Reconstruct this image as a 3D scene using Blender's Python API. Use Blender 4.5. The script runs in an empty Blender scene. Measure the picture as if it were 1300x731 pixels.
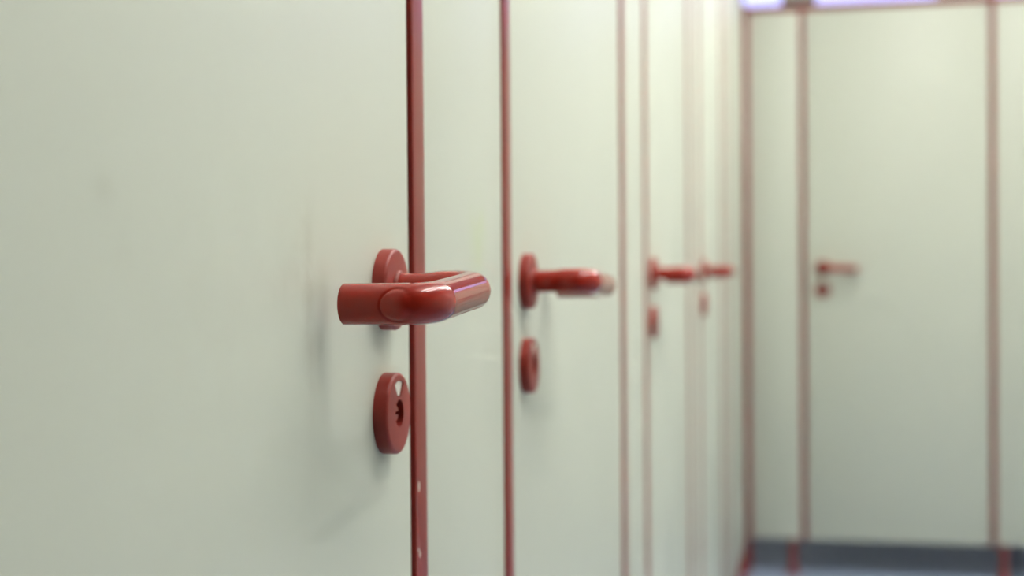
import bpy, bmesh, math
from mathutils import Vector, Matrix

sc = bpy.context.scene
COL = sc.collection
PI = math.pi

# ------------------------------------------------------------------ numbers (metres)
EYE = 1.115            # camera height
HZ = 1.101             # lever axis height
LZ = HZ - 0.0785       # lock centre height
ZB, ZT = 0.127, 2.018  # partition boards: bottom and top
END = 5.178            # plane of the end row
ROOM = dict(x0=-1.35, x1=2.30, y0=-1.50, y1=6.42, z=2.75)


# ------------------------------------------------------------------ materials
def new_mat(name):
    m = bpy.data.materials.new(name)
    m.use_nodes = True
    nt = m.node_tree
    return m, nt, nt.nodes['Principled BSDF']


def add_bump(nt, b, scale, strength, dist=0.001, detail=3):
    tc = nt.nodes.new('ShaderNodeTexCoord')
    n = nt.nodes.new('ShaderNodeTexNoise')
    n.inputs['Scale'].default_value = scale
    n.inputs['Detail'].default_value = detail
    nt.links.new(tc.outputs['Object'], n.inputs['Vector'])
    bp = nt.nodes.new('ShaderNodeBump')
    bp.inputs['Strength'].default_value = strength
    bp.inputs['Distance'].default_value = dist
    nt.links.new(n.outputs['Fac'], bp.inputs['Height'])
    nt.links.new(bp.outputs['Normal'], b.inputs['Normal'])
    return tc


def math_node(nt, op, a, b=None, clamp=False):
    n = nt.nodes.new('ShaderNodeMath')
    n.operation = op
    n.use_clamp = clamp
    for i, v in enumerate((a, b)):
        if v is None:
            continue
        if isinstance(v, (int, float)):
            n.inputs[i].default_value = v
        else:
            nt.links.new(v, n.inputs[i])
    return n.outputs[0]


def mix_col(nt, fac, a, b):
    n = nt.nodes.new('ShaderNodeMix')
    n.data_type = 'RGBA'
    if isinstance(fac, (int, float)):
        n.inputs[0].default_value = fac
    else:
        nt.links.new(fac, n.inputs[0])
    for sock, v in ((n.inputs[6], a), (n.inputs[7], b)):
        if isinstance(v, tuple):
            sock.default_value = v
        else:
            nt.links.new(v, sock)
    return n.outputs[2]


def blob(nt, vec, c, r, soft=1.0):
    """0..1 mask of an elliptical stain, c and r in object space (None = ignore the axis)."""
    sep = nt.nodes.new('ShaderNodeSeparateXYZ')
    nt.links.new(vec, sep.inputs[0])
    acc = None
    for k, o in ((0, 'X'), (2, 'Z')):
        d = math_node(nt, 'SUBTRACT', sep.outputs[o], c[0] if k == 0 else c[1])
        d = math_node(nt, 'DIVIDE', d, r[0] if k == 0 else r[1])
        d = math_node(nt, 'POWER', math_node(nt, 'ABSOLUTE', d), 2.0)
        acc = d if acc is None else math_node(nt, 'ADD', acc, d)
    e = math_node(nt, 'EXPONENT', math_node(nt, 'MULTIPLY', acc, -soft))
    return e


def laminate(name, stains=()):
    """Grey-green laminate board; stains = (centre, radius, colour, amount)."""
    m, nt, b = new_mat(name)
    tc = add_bump(nt, b, 260.0, 0.05, 0.0004)
    n = nt.nodes.new('ShaderNodeTexNoise')
    n.inputs['Scale'].default_value = 5.0
    n.inputs['Detail'].default_value = 4.0
    nt.links.new(tc.outputs['Object'], n.inputs['Vector'])
    f = math_node(nt, 'MULTIPLY', n.outputs['Fac'], 0.6, True)
    col = mix_col(nt, f, LAM_A, LAM_B)
    if stains:
        w = nt.nodes.new('ShaderNodeTexNoise')
        w.inputs['Scale'].default_value = 38.0
        w.inputs['Detail'].default_value = 5.0
        nt.links.new(tc.outputs['Object'], w.inputs['Vector'])
        wob = math_node(nt, 'MULTIPLY', math_node(nt, 'SUBTRACT', w.outputs['Fac'], 0.30), 2.2, True)
        for c, r, cc, amt in stains:
            k = blob(nt, tc.outputs['Object'], c, r)
            k = math_node(nt, 'MULTIPLY', math_node(nt, 'MULTIPLY', k, wob), amt, True)
            col = mix_col(nt, k, col, cc)
    nt.links.new(col, b.inputs['Base Color'])
    b.inputs['Roughness'].default_value = 0.42
    b.inputs['Specular IOR Level'].default_value = 0.28
    return m


LAM_A = (0.548, 0.572, 0.478, 1)
LAM_B = (0.518, 0.544, 0.454, 1)
RED = (0.290, 0.017, 0.008, 1)

M = {}
M['laminate'] = laminate('laminate')


def red_mat(name, rough, coat, bump=0.0, col=RED):
    m, nt, b = new_mat(name)
    b.inputs['Base Color'].default_value = col
    b.inputs['Roughness'].default_value = rough
    b.inputs['Coat Weight'].default_value = coat
    b.inputs['Coat Roughness'].default_value = 0.03
    b.inputs['Coat IOR'].default_value = 1.35
    if bump:
        add_bump(nt, b, 900.0, bump, 0.0003)
    return m


M['nylon'] = red_mat('red_nylon', 0.05, 0.65)
M['nylon'].node_tree.nodes['Principled BSDF'].inputs['Specular IOR Level'].default_value = 0.14
M['rosette'] = red_mat('red_moulded', 0.42, 0.0, 0.25, (0.250, 0.022, 0.013, 1))
M['rosette'].node_tree.nodes['Principled BSDF'].inputs['Specular IOR Level'].default_value = 0.35
M['spindle'] = red_mat('red_spindle', 0.5, 0.0, 0.0, (0.24, 0.03, 0.015, 1))


def trim_mat(name, chips=()):
    m, nt, b = new_mat(name)
    tc = add_bump(nt, b, 500.0, 0.06, 0.0004)
    col = (0.205, 0.015, 0.009, 1)
    if chips:
        prev = None
        for c, r in chips:
            k = math_node(nt, 'GREATER_THAN', blob(nt, tc.outputs['Object'], c, r), 0.45)
            prev = mix_col(nt, k, prev if prev is not None else col, (0.55, 0.47, 0.40, 1))
        nt.links.new(prev, b.inputs['Base Color'])
    else:
        b.inputs['Base Color'].default_value = col
    b.inputs['Roughness'].default_value = 0.30
    b.inputs['Specular IOR Level'].default_value = 0.38
    return m


M['trim'] = trim_mat('red_profile')


def plain(name, col, rough, bump=None):
    m, nt, b = new_mat(name)
    b.inputs['Base Color'].default_value = (*col, 1)
    b.inputs['Roughness'].default_value = rough
    if bump:
        add_bump(nt, b, bump[0], bump[1], 0.002)
    return m


M['white'] = plain('indicator_white', (0.78, 0.74, 0.64), 0.35)
M['black'] = plain('painted_hole_shade', (0.018, 0.012, 0.010), 0.6)  # painted shade for the depth of the lock hole
M['dim_wall'] = plain('wall_dark_for_reflections', (0.030, 0.032, 0.042), 0.6, (90, 0.1))  # invented dark colour, keeps reflections in the red levers dark
M['plaster'] = plain('cream_plaster', (0.80, 0.79, 0.71), 0.75, (90, 0.12))
M['ceiling'] = plain('ceiling_paint', (0.80, 0.80, 0.76), 0.85, (60, 0.1))
M['frame'] = plain('window_paint', (0.78, 0.74, 0.60), 0.4)
M['steel'] = plain('fixture_enamel', (0.82, 0.82, 0.80), 0.35)
M['rubber'] = plain('foot_rubber', (0.20, 0.028, 0.022), 0.55)


def floor_mat():
    m, nt, b = new_mat('blue_grey_vinyl')
    tc = add_bump(nt, b, 120.0, 0.05, 0.0005)
    v = nt.nodes.new('ShaderNodeTexNoise')
    v.inputs['Scale'].default_value = 140.0
    v.inputs['Detail'].default_value = 2.0
    nt.links.new(tc.outputs['Object'], v.inputs['Vector'])
    f = math_node(nt, 'MULTIPLY', math_node(nt, 'SUBTRACT', v.outputs['Fac'], 0.42), 5.0, True)
    nt.links.new(mix_col(nt, f, (0.31, 0.39, 0.57, 1), (0.39, 0.47, 0.64, 1)), b.inputs['Base Color'])
    b.inputs['Roughness'].default_value = 0.30
    return m


M['floor'] = floor_mat()


def glass_mat():
    m = bpy.data.materials.new('window_glass')
    m.use_nodes = True
    nt = m.node_tree
    nt.nodes.remove(nt.nodes['Principled BSDF'])
    out = nt.nodes['Material Output']
    t = nt.nodes.new('ShaderNodeBsdfTransparent')
    t.inputs[0].default_value = (0.94, 0.95, 0.97, 1)
    g = nt.nodes.new('ShaderNodeBsdfGlossy')
    g.inputs['Roughness'].default_value = 0.35
    fr = nt.nodes.new('ShaderNodeFresnel')
    fr.inputs[0].default_value = 1.45
    mx = nt.nodes.new('ShaderNodeMixShader')
    nt.links.new(fr.outputs[0], mx.inputs[0])
    nt.links.new(t.outputs[0], mx.inputs[1])
    nt.links.new(g.outputs[0], mx.inputs[2])
    nt.links.new(mx.outputs[0], out.inputs[0])
    return m


M['glass'] = glass_mat()


def lamp_mat(col, s):
    m, nt, b = new_mat('lit_diffuser')
    b.inputs['Base Color'].default_value = (0.8, 0.8, 0.8, 1)
    b.inputs['Emission Color'].default_value = (*col, 1)
    b.inputs['Emission Strength'].default_value = s
    return m


LAMP = 46.5
M['lamp'] = lamp_mat((1.0, 0.985, 0.955), LAMP)


# ------------------------------------------------------------------ object helpers
def link(name, bm, mat, parent=None, loc=(0, 0, 0), smooth=True, angle=40):
    me = bpy.data.meshes.new(name)
    bmesh.ops.recalc_face_normals(bm, faces=bm.faces)
    bm.to_mesh(me)
    bm.free()
    me.materials.append(mat)
    if smooth:
        me.shade_smooth()
        me.set_sharp_from_angle(angle=math.radians(angle))
    return link_me(name, me, parent, loc)


def link_me(name, me, parent=None, loc=(0, 0, 0)):
    o = bpy.data.objects.new(name, me)
    COL.objects.link(o)
    o.location = loc
    if parent:
        o.parent = parent
    return o


def thing(name, label, cat, loc, rz=0, group=None):
    o = bpy.data.objects.new(name, None)
    o.empty_display_size = 0.1
    COL.objects.link(o)
    o.location = loc
    o.rotation_euler = (0, 0, rz)
    tag(o, label, cat, group)
    return o


def tag(o, label, cat, group=None):
    o['label'] = label
    o['category'] = cat
    if group:
        o['group'] = group


def box(bm, a, b, bevel=0.0, seg=2):
    r = bmesh.ops.create_cube(bm, size=1.0)
    vs = r['verts']
    c = [(a[i] + b[i]) / 2 for i in range(3)]
    s = [abs(b[i] - a[i]) for i in range(3)]
    for v in vs:
        v.co = Vector((v.co.x * s[0] + c[0], v.co.y * s[1] + c[1], v.co.z * s[2] + c[2]))
    if bevel:
        es = list({e for v in vs for e in v.link_edges})
        bmesh.ops.bevel(bm, geom=es, offset=bevel, segments=seg, profile=0.5, affect='EDGES')


def lathe(bm, prof, mat4, n=64, cap0=True, cap1=True):
    """prof: (radius, along local -Y); axis leaves the wall."""
    rings = []
    for r, d in prof:
        ring = []
        for k in range(n):
            t = 2 * PI * k / n
            ring.append(bm.verts.new(mat4 @ Vector((r * math.cos(t), -d, r * math.sin(t)))))
        rings.append(ring)
    for i in range(len(rings) - 1):
        for k in range(n):
            bm.faces.new((rings[i][k], rings[i][(k + 1) % n], rings[i + 1][(k + 1) % n], rings[i + 1][k]))
    if cap0:
        bm.faces.new(rings[0])
    if cap1:
        bm.faces.new(rings[-1])


I4 = Matrix.Identity(4)


def prism(bm, pts, z0, z1):
    """polygon pts (x, y) extruded from z0 to z1."""
    a = [bm.verts.new((x, y, z0)) for x, y in pts]
    b = [bm.verts.new((x, y, z1)) for x, y in pts]
    n = len(pts)
    for k in range(n):
        bm.faces.new((a[k], a[(k + 1) % n], b[(k + 1) % n], b[k]))
    bm.faces.new(a)
    bm.faces.new(b)


# ------------------------------------------------------------------ door furniture meshes
def rosette_profile(R, T):
    p = [(R, 0.0), (R, T - 0.0022)]
    for k in range(1, 6):
        t = k / 5 * PI / 2
        p.append((R - 0.0022 * (1 - math.cos(t)), T - 0.0022 + 0.0022 * math.sin(t)))
    return p


ROSE_R, ROSE_T = 0.0258, 0.0092


def rose_mesh():
    bm = bmesh.new()
    p = rosette_profile(ROSE_R, ROSE_T) + [(0.0175, ROSE_T + 0.0003), (0.0150, ROSE_T + 0.0003)]
    lathe(bm, p, I4, 80)
    me = bpy.data.meshes.new('lever_rosette')
    bmesh.ops.recalc_face_normals(bm, faces=bm.faces)
    bm.to_mesh(me); bm.free()
    me.materials.append(M['rosette'])
    me.shade_smooth(); me.set_sharp_from_angle(angle=math.radians(50))
    return me


def collar_mesh():
    bm = bmesh.new()
    lathe(bm, [(0.0120, 0.0085), (0.0120, 0.0112), (0.0114, 0.0119), (0.0100, 0.0120)], I4, 48)
    me = bpy.data.meshes.new('neck_collar')
    bmesh.ops.recalc_face_normals(bm, faces=bm.faces)
    bm.to_mesh(me); bm.free()
    me.materials.append(M['spindle'])
    me.shade_smooth(); me.set_sharp_from_angle(angle=math.radians(50))
    return me


LEN, OUT, RAD, BEND = 0.1110, 0.0607, 0.0117, 0.0150
DROOP = math.radians(3.2)


def lever_mesh(s):
    """U-shaped lever: out of the wall, along it (s = -1 left, +1 right), and back to the wall."""
    path = []          # (x, d, tangent angle) ; d = distance from the wall
    rad = []

    def add(x, d, tx, td, r):
        path.append((x, d, tx, td)); rad.append(r)
    n0 = 20
    d0, d1 = 0.0100, OUT - BEND
    for i in range(n0):
        d = d0 + (d1 - d0) * i / n0
        t = min(1, max(0, (d - 0.026) / 0.014))
        t = t * t * (3 - 2 * t)
        add(0, d, 0, 1, 0.0104 + (RAD - 0.0104) * t)
    nb = 24
    for i in range(nb + 1):
        a = PI / 2 * i / nb
        add(BEND - BEND * math.cos(a), d1 + BEND * math.sin(a), math.sin(a), math.cos(a), RAD)
    ng = 30
    x1 = LEN - BEND
    for i in range(1, ng):
        add(BEND + (x1 - BEND) * i / ng, OUT, 1, 0, RAD)
    for i in range(nb + 1):
        a = PI / 2 * i / nb
        add(x1 + BEND * math.sin(a), d1 + BEND * math.cos(a), math.cos(a), -math.sin(a), RAD)
    nl, dend = 80, 0.0124
    for i in range(1, nl + 1):
        add(LEN, d1 + (dend - d1) * i / nl, 0, -1, RAD)
    for k in range(1, 5):      # rounded rim of the flat end
        t = k / 4 * PI / 2
        add(LEN, dend - 0.0011 * math.sin(t), 0, -1, RAD - 0.0011 * (1 - math.cos(t)))
    bm = bmesh.new()
    N = 112
    rings = []
    rot = Matrix.Rotation(-DROOP if s < 0 else DROOP, 3, 'Y')
    pc, pr = 0.0450, 0.0094       # moulded round plug on the outer side of the returned end
    for (x, d, tx, td), r in zip(path, rad):
        ring = []
        for k in range(N):
            a = 2 * PI * k / N
            nx, nd = td, -tx       # in-plane normal
            # outward normal of the last straight: +x side is -nx direction there
            ca, sa = math.cos(a), math.sin(a)
            rr = r
            px, pd, pz = x + nx * ca * rr, d + nd * ca * rr, sa * rr
            if td < 0.0 and px > LEN - 0.004:
                q = math.hypot(pd - pc, pz) / pr
                g = 0.0007 * math.exp(-((q - 0.97) / 0.07) ** 2)
                if q < 0.90:
                    g -= 0.0006 * (1 - (q / 0.90) ** 2) ** 0.6 - 0.0003
                rr = r - g
                px, pd, pz = x + nx * ca * rr, d + nd * ca * rr, sa * rr
            v = Vector((s * px, -pd, pz))
            ring.append(bm.verts.new(rot @ v))
        rings.append(ring)
    for i in range(len(rings) - 1):
        for k in range(N):
            bm.faces.new((rings[i][k], rings[i][(k + 1) % N], rings[i + 1][(k + 1) % N], rings[i + 1][k]))
    bm.faces.new(rings[0]); bm.faces.new(rings[-1])
    me = bpy.data.meshes.new('lever')
    bmesh.ops.recalc_face_normals(bm, faces=bm.faces)
    bm.to_mesh(me); bm.free()
    me.materials.append(M['nylon'])
    me.shade_smooth(); me.set_sharp_from_angle(angle=math.radians(60))
    return me


def carve(base_bm, cutters, name, mat):
    """Cut shapes out of a mesh and return the plain result (the cutters are removed again)."""
    me = bpy.data.meshes.new(name + '_raw')
    bmesh.ops.recalc_face_normals(base_bm, faces=base_bm.faces)
    base_bm.to_mesh(me); base_bm.free()
    ob = bpy.data.objects.new(name + '_raw', me)
    COL.objects.link(ob)
    tmp = []
    for cb in cutters:
        cm = bpy.data.meshes.new('cut')
        bmesh.ops.recalc_face_normals(cb, faces=cb.faces)
        cb.to_mesh(cm); cb.free()
        co = bpy.data.objects.new('cut', cm)
        COL.objects.link(co)
        md = ob.modifiers.new('b', 'BOOLEAN')
        md.operation = 'DIFFERENCE'; md.solver = 'EXACT'; md.object = co
        tmp.append(co)
    bpy.context.view_layer.update()
    dg = bpy.context.evaluated_depsgraph_get()
    res = bpy.data.meshes.new_from_object(ob.evaluated_get(dg))
    res.name = name
    for o in tmp + [ob]:
        m_ = o.data
        bpy.data.objects.remove(o); bpy.data.meshes.remove(m_)
    res.materials.clear(); res.materials.append(mat)
    res.shade_smooth(); res.set_sharp_from_angle(angle=math.radians(35))
    return res


def sector_pts(r0, r1, half, n=12):
    pts = []
    for k in range(n + 1):
        a = PI / 2 + half * (1 - 2 * k / n)
        pts.append((r1 * math.cos(a), r1 * math.sin(a)))
    h0 = half * 0.62
    for k in range(n + 1):
        a = PI / 2 - h0 * (1 - 2 * k / n)
        pts.append((r0 * math.cos(a), r0 * math.sin(a)))
    return pts


def xz_prism(pts, d0, d1):
    bm = bmesh.new()
    a = [bm.verts.new((x, -d0, z)) for x, z in pts]
    b = [bm.verts.new((x, -d1, z)) for x, z in pts]
    n = len(pts)
    for k in range(n):
        bm.faces.new((a[k], a[(k + 1) % n], b[(k + 1) % n], b[k]))
    bm.faces.new(a); bm.faces.new(b)
    return bm


def lock_meshes():
    bm = bmesh.new()
    lathe(bm, rosette_profile(ROSE_R, ROSE_T + 0.0003), I4, 96)
    hole = bmesh.new()
    lathe(hole, [(0.0088, 0.0020), (0.0088, 0.0200)], I4, 48)
    win = xz_prism(sector_pts(0.0108, 0.0208, math.radians(27)), 0.0050, 0.0200)
    body = carve(bm, [hole, win], 'lock_rosette', M['rosette'])
    # indicator plate lies on the floor of the sector opening, covering its left two thirds
    iw = xz_prism([(x * 0.985, z * 0.99 + 0.0002) for x, z in sector_pts(0.0112, 0.0206, math.radians(25))], 0.0049, 0.0086)
    ind = bpy.data.meshes.new('indicator')
    bmesh.ops.recalc_face_normals(iw, faces=iw.faces)
    iw.to_mesh(ind); iw.free(); ind.materials.append(M['white'])
    # disc in the centre hole, near black to paint in its deep shade
    cb = bmesh.new()
    lathe(cb, [(0.0087, 0.0019), (0.0087, 0.0030)], I4, 40)
    core = bpy.data.meshes.new('hole_bottom')
    bmesh.ops.recalc_face_normals(cb, faces=cb.faces)
    cb.to_mesh(core); cb.free(); core.materials.append(M['black'])
    sp = bmesh.new()
    lathe(sp, [(0.0052, 0.0028), (0.0052, 0.0066), (0.0046, 0.0073)], I4, 40)
    sl = bmesh.new()
    box(sl, (-0.008, -0.02, -0.0011), (0.008, -0.0046, 0.0011))
    spin = carve(sp, [sl], 'slotted_spindle', M['spindle'])
    return body, ind, core, spin


ROSE_ME, COLLAR_ME = rose_mesh(), collar_mesh()
LEVER_ME = {-1: lever_mesh(-1), 1: lever_mesh(1)}
LOCK_ME = lock_meshes()


# ------------------------------------------------------------------ cubicle fronts
BT = 0.030     # board thickness
TW = 0.030     # width of the red edge profile
TP = 0.0022    # how far it stands proud of the boards


def board_bm(x0, x1, z0=ZB, z1=ZT):
    bm = bmesh.new()
    box(bm, (x0, 0.0, z0), (x1, BT, z1), 0.0012, 2)
    return bm


def trim_bm(xc, z0=ZB - 0.004, z1=ZT, w=TW):
    h = w / 2
    pts = [(-h, BT + 0.002), (-h, -TP + 0.0012), (-h + 0.0004, -TP + 0.0004), (-h + 0.0013, -TP)]
    for k in range(1, 8):
        t = k / 8
        pts.append((-h + 0.0013 + (w - 0.0046) * t, -TP - 0.0004 * math.sin(t * PI)))
    for k in range(0, 6):
        a = k / 5 * PI / 2
        pts.append((h - 0.0033 + 0.0033 * math.sin(a), -TP + 0.0033 * (1 - math.cos(a))))
    pts.append((h, BT + 0.002))
    bm = bmesh.new()
    prism(bm, [(xc + x, y) for x, y in pts], z0, z1)
    return bm


def cubicle_door(loc, rz, width, side, label, mat=None, group='cubicle doors'):
    """loc = lower left front corner on the floor; side -1: lever near the right edge, +1: near the left."""
    t = thing('cubicle_door', label, 'door', loc, rz, group)
    t['kind'] = 'thing'
    link('door_leaf', board_bm(0, width), mat or M['laminate'], t)
    hx = 0.0555 if side > 0 else width - 0.0555
    lev = link_me('lever_handle', LEVER_ME[side], t, (hx, 0, HZ))
    lev['label'] = 'glossy red U-shaped lever'
    link_me('neck_collar', COLLAR_ME, lev)
    ro = link_me('lever_rosette', ROSE_ME, t, (hx, 0, HZ))
    ro['label'] = 'round red rosette behind the lever'
    lk = link_me('lock_rosette', LOCK_ME[0], t, (hx, 0, LZ))
    lk['label'] = 'round red lock rosette below the lever'
    ind = link_me('indicator', LOCK_ME[1], lk)
    ind['label'] = 'white vacancy indicator'
    link_me('hole_shade', LOCK_ME[2], lk)
    link_me('slotted_spindle', LOCK_ME[3], lk)
    return t


def foot_bm(x):
    bm = bmesh.new()
    rot = Matrix.Translation((x, BT / 2, 0)) @ Matrix.Rotation(-PI / 2, 4, 'X')
    # lathe axis is local -Y; turn it to +Z
    lathe(bm, [(0.0260, 0.0), (0.0260, 0.0040), (0.0235, 0.0075), (0.0150, 0.0105), (0.0125, 0.0140),
               (0.0122, ZB + 0.004)], rot, 32)
    return bm


def cubicle_panel(loc, rz, width, label, left=True, right=True, feet=(), mat=None, tmat=None, lw=None, group='cubicle partitions'):
    lw = lw or TW
    t = thing('cubicle_partition', label, 'partition', loc, rz, group)
    t['kind'] = 'thing'
    link('board', board_bm(lw / 2 if left else 0, width - (lw / 2 if right else 0)), mat or M['laminate'], t)
    if left:
        link('edge_trim', trim_bm(0.0, w=lw), tmat or M['trim'], t)
    if right:
        link('edge_trim', trim_bm(width, w=lw), M['trim'], t)
    for x in feet:
        link('foot', foot_bm(x), M['rubber'], t)
    return t


R90 = PI / 2
G = 0.0050      # gap between a door and the profile beside it

# trims on the left row, by their centre lines (y)
T = [0.9365, 1.2175, 1.9640, 2.2260, 2.9650, 3.2330, 3.9760, 4.2400]


def leaf(a, b):
    return a + TW / 2 + G, (b - a) - TW - 2 * G


smudge = (0.27, 0.235, 0.165, 1)
grime = (0.36, 0.35, 0.27, 1)
D1Y = 0.180
D1W = T[0] - TW / 2 - G - D1Y


def d1(y, z):
    return (y - D1Y, z)


door1_mat = laminate('laminate_worn', (
    (d1(0.722, 1.108), (0.013, 0.036), smudge, 0.42),
    (d1(0.727, 1.075), (0.008, 0.060), smudge, 0.20),
    (d1(0.690, 1.112), (0.030, 0.020), grime, 0.20),
    (d1(0.503, 1.146), (0.008, 0.007), grime, 0.30),
    (d1(0.517, 1.121), (0.010, 0.009), grime, 0.20),
    (d1(0.610, 1.100), (0.10, 0.10), grime, 0.08),
))
d = cubicle_door((0, D1Y, 0), R90, D1W, -1,
                 'nearest grey-green cubicle door, its red lever by the right edge, a smudge beside it', door1_mat)
pil_mat = laminate('laminate_stained', (
    ((0.176, 1.138), (0.022, 0.026), (0.46, 0.58, 0.18, 1), 0.55),
))
chip_mat = trim_mat('red_profile_chipped', (
    ((-0.0085, 0.9655), (0.0022, 0.0042)),
    ((-0.0075, 0.9190), (0.0022, 0.0026)),
    ((-0.0105, 0.9225), (0.0016, 0.0016)),
))
cubicle_panel((0, T[0], 0), R90, T[1] - T[0],
              'narrow grey-green panel with a yellowish stain between the two nearest cubicle doors',
              feet=(0.035,), mat=pil_mat, tmat=chip_mat)
y, w = leaf(T[1], T[2])
cubicle_door((0, y, 0), R90, w, 1, 'second cubicle door along the row, its red lever at the left edge pointing away')
cubicle_panel((0, T[2], 0), R90, T[3] - T[2],
              'narrow grey-green panel edged in red between the second and third doors of the row', feet=(0.035,))
y, w = leaf(T[3], T[4])
cubicle_door((0, y, 0), R90, w, 1, 'third cubicle door along the row, blurred, with a dark red lever')
cubicle_panel((0, T[4], 0), R90, T[5] - T[4],
              'blurred sliver of panel between the third and fourth doors of the row', feet=(0.035,))
y, w = leaf(T[5], T[6])
cubicle_door((0, y, 0), R90, w, 1, 'fourth and farthest cubicle door of the row, with a faint blurred lever')
cubicle_panel((0, T[6], 0), R90, T[7] - T[6],
              'blurred sliver of panel just beyond the fourth door of the row', feet=(0.035,))
PW = 0.018     # corner post
cubicle_panel((0, T[7] + TW / 2, 0), R90, END - PW - T[7] - TW / 2,
              'plain board closing the row, beside the red corner post', left=False, right=False, feet=(0.75,))
cubicle_panel((0, ROOM['y0'], 0), R90, D1Y - G - TW / 2 - ROOM['y0'],
              'plain board on the hinge side of the nearest cubicle door', left=False, right=True, feet=(0.5, 1.5))

# corner post where the two rows meet
bm = bmesh.new()
box(bm, (-BT, END - PW, 0.0), (PW, END, ZT + 0.021), 0.002, 2)
post = link('corner_post', bm, M['trim'])
tag(post, 'dark red corner post where the left row meets the end row', 'post')

# end row
E = [0.2045, 0.8550, 1.1200, 1.7700]
ETW = 0.017
cubicle_panel((PW, END, 0), 0, E[0] - PW,
              'narrow panel of the end row beside the corner post', left=False, right=True, feet=(E[0] - PW - 0.040,), lw=ETW)
cubicle_door((E[0] + ETW / 2 + G, END, 0), 0, E[1] - E[0] - ETW - 2 * G, 1,
             'blurred cubicle door in the end row, facing the viewer, with a small red lever')
cubicle_panel((E[1], END, 0), 0, E[2] - E[1],
              'panel at the right edge of the photo, right of the end row door', feet=(0.034,), lw=ETW)
cubicle_door((E[2] + ETW / 2 + G, END, 0), 0, E[3] - E[2] - ETW - 2 * G, 1,
             'second end row door, beyond the panel at the right edge')
cubicle_panel((E[3], END, 0), 0, ROOM['x1'] - E[3],
              'last panel of the end row, against the right wall', right=False, feet=(0.034,), lw=ETW)

bm = bmesh.new()
box(bm, (PW, END - 0.006, ZT), (ROOM['x1'], END + BT + 0.006, ZT + 0.021), 0.003, 2)
r = link('head_rail', bm, M['trim'])
tag(r, 'red rail running along the top of the end row', 'rail')
bm = bmesh.new()
box(bm, (-BT - 0.006, ROOM['y0'], ZT), (0.006, END - PW, ZT + 0.021), 0.003, 2)
r = link('head_rail', bm, M['trim'])
tag(r, 'red rail running along the top of the left row of cubicles', 'rail')


# ------------------------------------------------------------------ the room
def struct(name, bm, mat, smooth=False):
    o = link(name, bm, mat, smooth=smooth)
    o['kind'] = 'structure'
    return o


X0, X1, Y0, Y1, H = ROOM['x0'], ROOM['x1'], ROOM['y0'], ROOM['y1'], ROOM['z']
WT = 0.15
bm = bmesh.new(); box(bm, (X0 - WT, Y0 - WT, -0.10), (X1 + WT, Y1 + WT, 0.0)); struct('floor', bm, M['floor'])
bm = bmesh.new(); box(bm, (X0 - WT, Y0 - WT, H), (X1 + WT, Y1 + WT, H + 0.10)); struct('ceiling', bm, M['ceiling'])
bm = bmesh.new(); box(bm, (X0 - WT, Y0 - WT, 0), (X0, Y1 + WT, H)); struct('wall_left', bm, M['plaster'])
bm = bmesh.new(); box(bm, (X1, Y0 - WT, 0), (X1 + WT, Y1 + WT, H)); struct('wall_right', bm, M['plaster'])
bm = bmesh.new(); box(bm, (X0, Y0 - WT, 0), (X1, Y0, H)); struct('wall_front', bm, M['dim_wall'])  # unseen wall behind the camera, coloured dark to dim reflections and bounce

# far wall with a band of high windows
WZ0, WZ1 = 2.10, 2.66
WX = [(-0.70, 0.130), (0.220, 0.800), (0.980, 1.560), (1.660, 2.200)]
bm = bmesh.new()
box(bm, (X0, Y1, 0), (X1, Y1 + WT, WZ0))
box(bm, (X0, Y1, WZ1), (X1, Y1 + WT, H))
px = X0
for a, b in WX:
    box(bm, (px, Y1, WZ0), (a, Y1 + WT, WZ1)); px = b
box(bm, (px, Y1, WZ0), (X1, Y1 + WT, WZ1))
struct('wall_back', bm, M['plaster'])
for i, (a, b) in enumerate(WX):
    bm = bmesh.new()
    f = 0.030
    box(bm, (a, Y1 + 0.04, WZ0), (a + f, Y1 + 0.09, WZ1), 0.003)
    box(bm, (b - f, Y1 + 0.04, WZ0), (b, Y1 + 0.09, WZ1), 0.003)
    box(bm, (a + f, Y1 + 0.04, WZ0), (b - f, Y1 + 0.09, WZ0 + f), 0.003)
    box(bm, (a + f, Y1 + 0.04, WZ1 - f), (b - f, Y1 + 0.09, WZ1), 0.003)
    fr = struct('window_%d' % (i + 1), bm, M['frame'])
    bm = bmesh.new()
    box(bm, (a + f, Y1 + 0.062, WZ0 + f), (b - f, Y1 + 0.068, WZ1 - f))
    link('pane', bm, M['glass'], fr, smooth=False)


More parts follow.
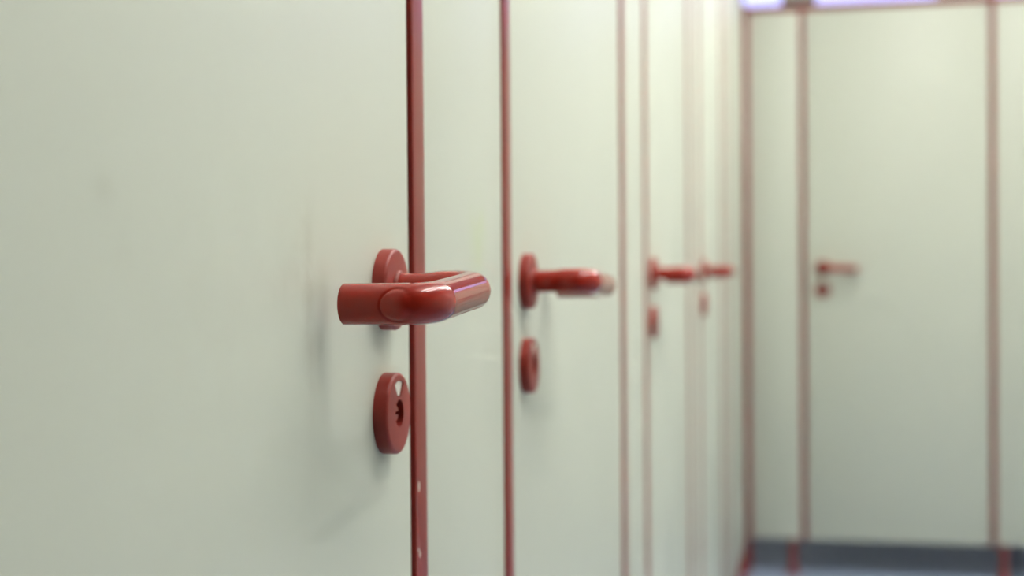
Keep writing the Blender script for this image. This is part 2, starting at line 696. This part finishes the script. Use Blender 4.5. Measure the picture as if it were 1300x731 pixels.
# ------------------------------------------------------------------ lamps of the room
def ceiling_lamp(x, y, ln, label):
    t = thing('ceiling_light', label, 'light', (x, y, H), 0, 'ceiling lights')
    bm = bmesh.new(); box(bm, (-0.045, -ln / 2, -0.235), (0.045, ln / 2, -0.185), 0.006); link('housing', bm, M['steel'], t)
    for sy in (-ln / 3, ln / 3):
        bm = bmesh.new(); box(bm, (-0.006, sy - 0.006, -0.186), (0.006, sy + 0.006, 0.0), 0.002); link('rod', bm, M['steel'], t)
        bm = bmesh.new(); box(bm, (-0.150, sy * 1.44 - 0.012, -0.228), (0.150, sy * 1.44 + 0.012, -0.192), 0.004); link('bracket', bm, M['steel'], t)
    for sx in (-0.125, 0.125):
        bm = bmesh.new()
        lathe(bm, [(0.020, -ln / 2 + 0.02), (0.0245, -ln / 2 + 0.026), (0.0245, ln / 2 - 0.026), (0.020, ln / 2 - 0.02)],
              Matrix.Translation((sx, 0, -0.21)), 24)
        link('tube', bm, M['lamp'], t)
    return t


ceiling_lamp(0.75, 1.02, 1.1, 'long twin-tube ceiling light hanging over the nearest door')
ceiling_lamp(0.85, 2.05, 0.8, 'long twin-tube ceiling light hanging over the second door')
ceiling_lamp(0.95, 3.00, 0.6, 'long twin-tube ceiling light hanging over the third door')
ceiling_lamp(0.88, 4.02, 1.0, 'long twin-tube ceiling light hanging before the end row')

# daylight outside the windows
w = bpy.data.worlds.new('daylight')
sc.world = w
w.use_nodes = True
bg = w.node_tree.nodes['Background']
bg.inputs[0].default_value = (0.56, 0.58, 1.0, 1)
bg.inputs[1].default_value = 2.1

# ------------------------------------------------------------------ camera
yaw, pit, roll, D, F = 0.2155, -0.0152, -0.0084, 0.2716, 1798.5
fw = Vector((-math.sin(yaw) * math.cos(pit), math.cos(yaw) * math.cos(pit), math.sin(pit)))
rr = Vector((math.cos(yaw), math.sin(yaw), 0))
uu = rr.cross(fw)
r2 = rr * math.cos(roll) + uu * math.sin(roll)
u2 = -rr * math.sin(roll) + uu * math.cos(roll)
cam = bpy.data.cameras.new('camera')
co = bpy.data.objects.new('camera', cam)
COL.objects.link(co)
mw = Matrix((r2, u2, -fw)).transposed().to_4x4()
mw.translation = Vector((D, 0, EYE))
co.matrix_world = mw
cam.sensor_fit = 'HORIZONTAL'
cam.sensor_width = 36.0
cam.lens = F / 1300 * 36.0
cam.clip_start = 0.02
cam.dof.use_dof = True
cam.dof.focus_distance = 0.80
cam.dof.aperture_fstop = 4.8
sc.camera = co

sc.view_settings.view_transform = 'Standard'
sc.view_settings.look = 'None'
sc.view_settings.gamma = 1.0
sc.view_settings.use_curve_mapping = False
sc.view_settings.exposure = 0.0
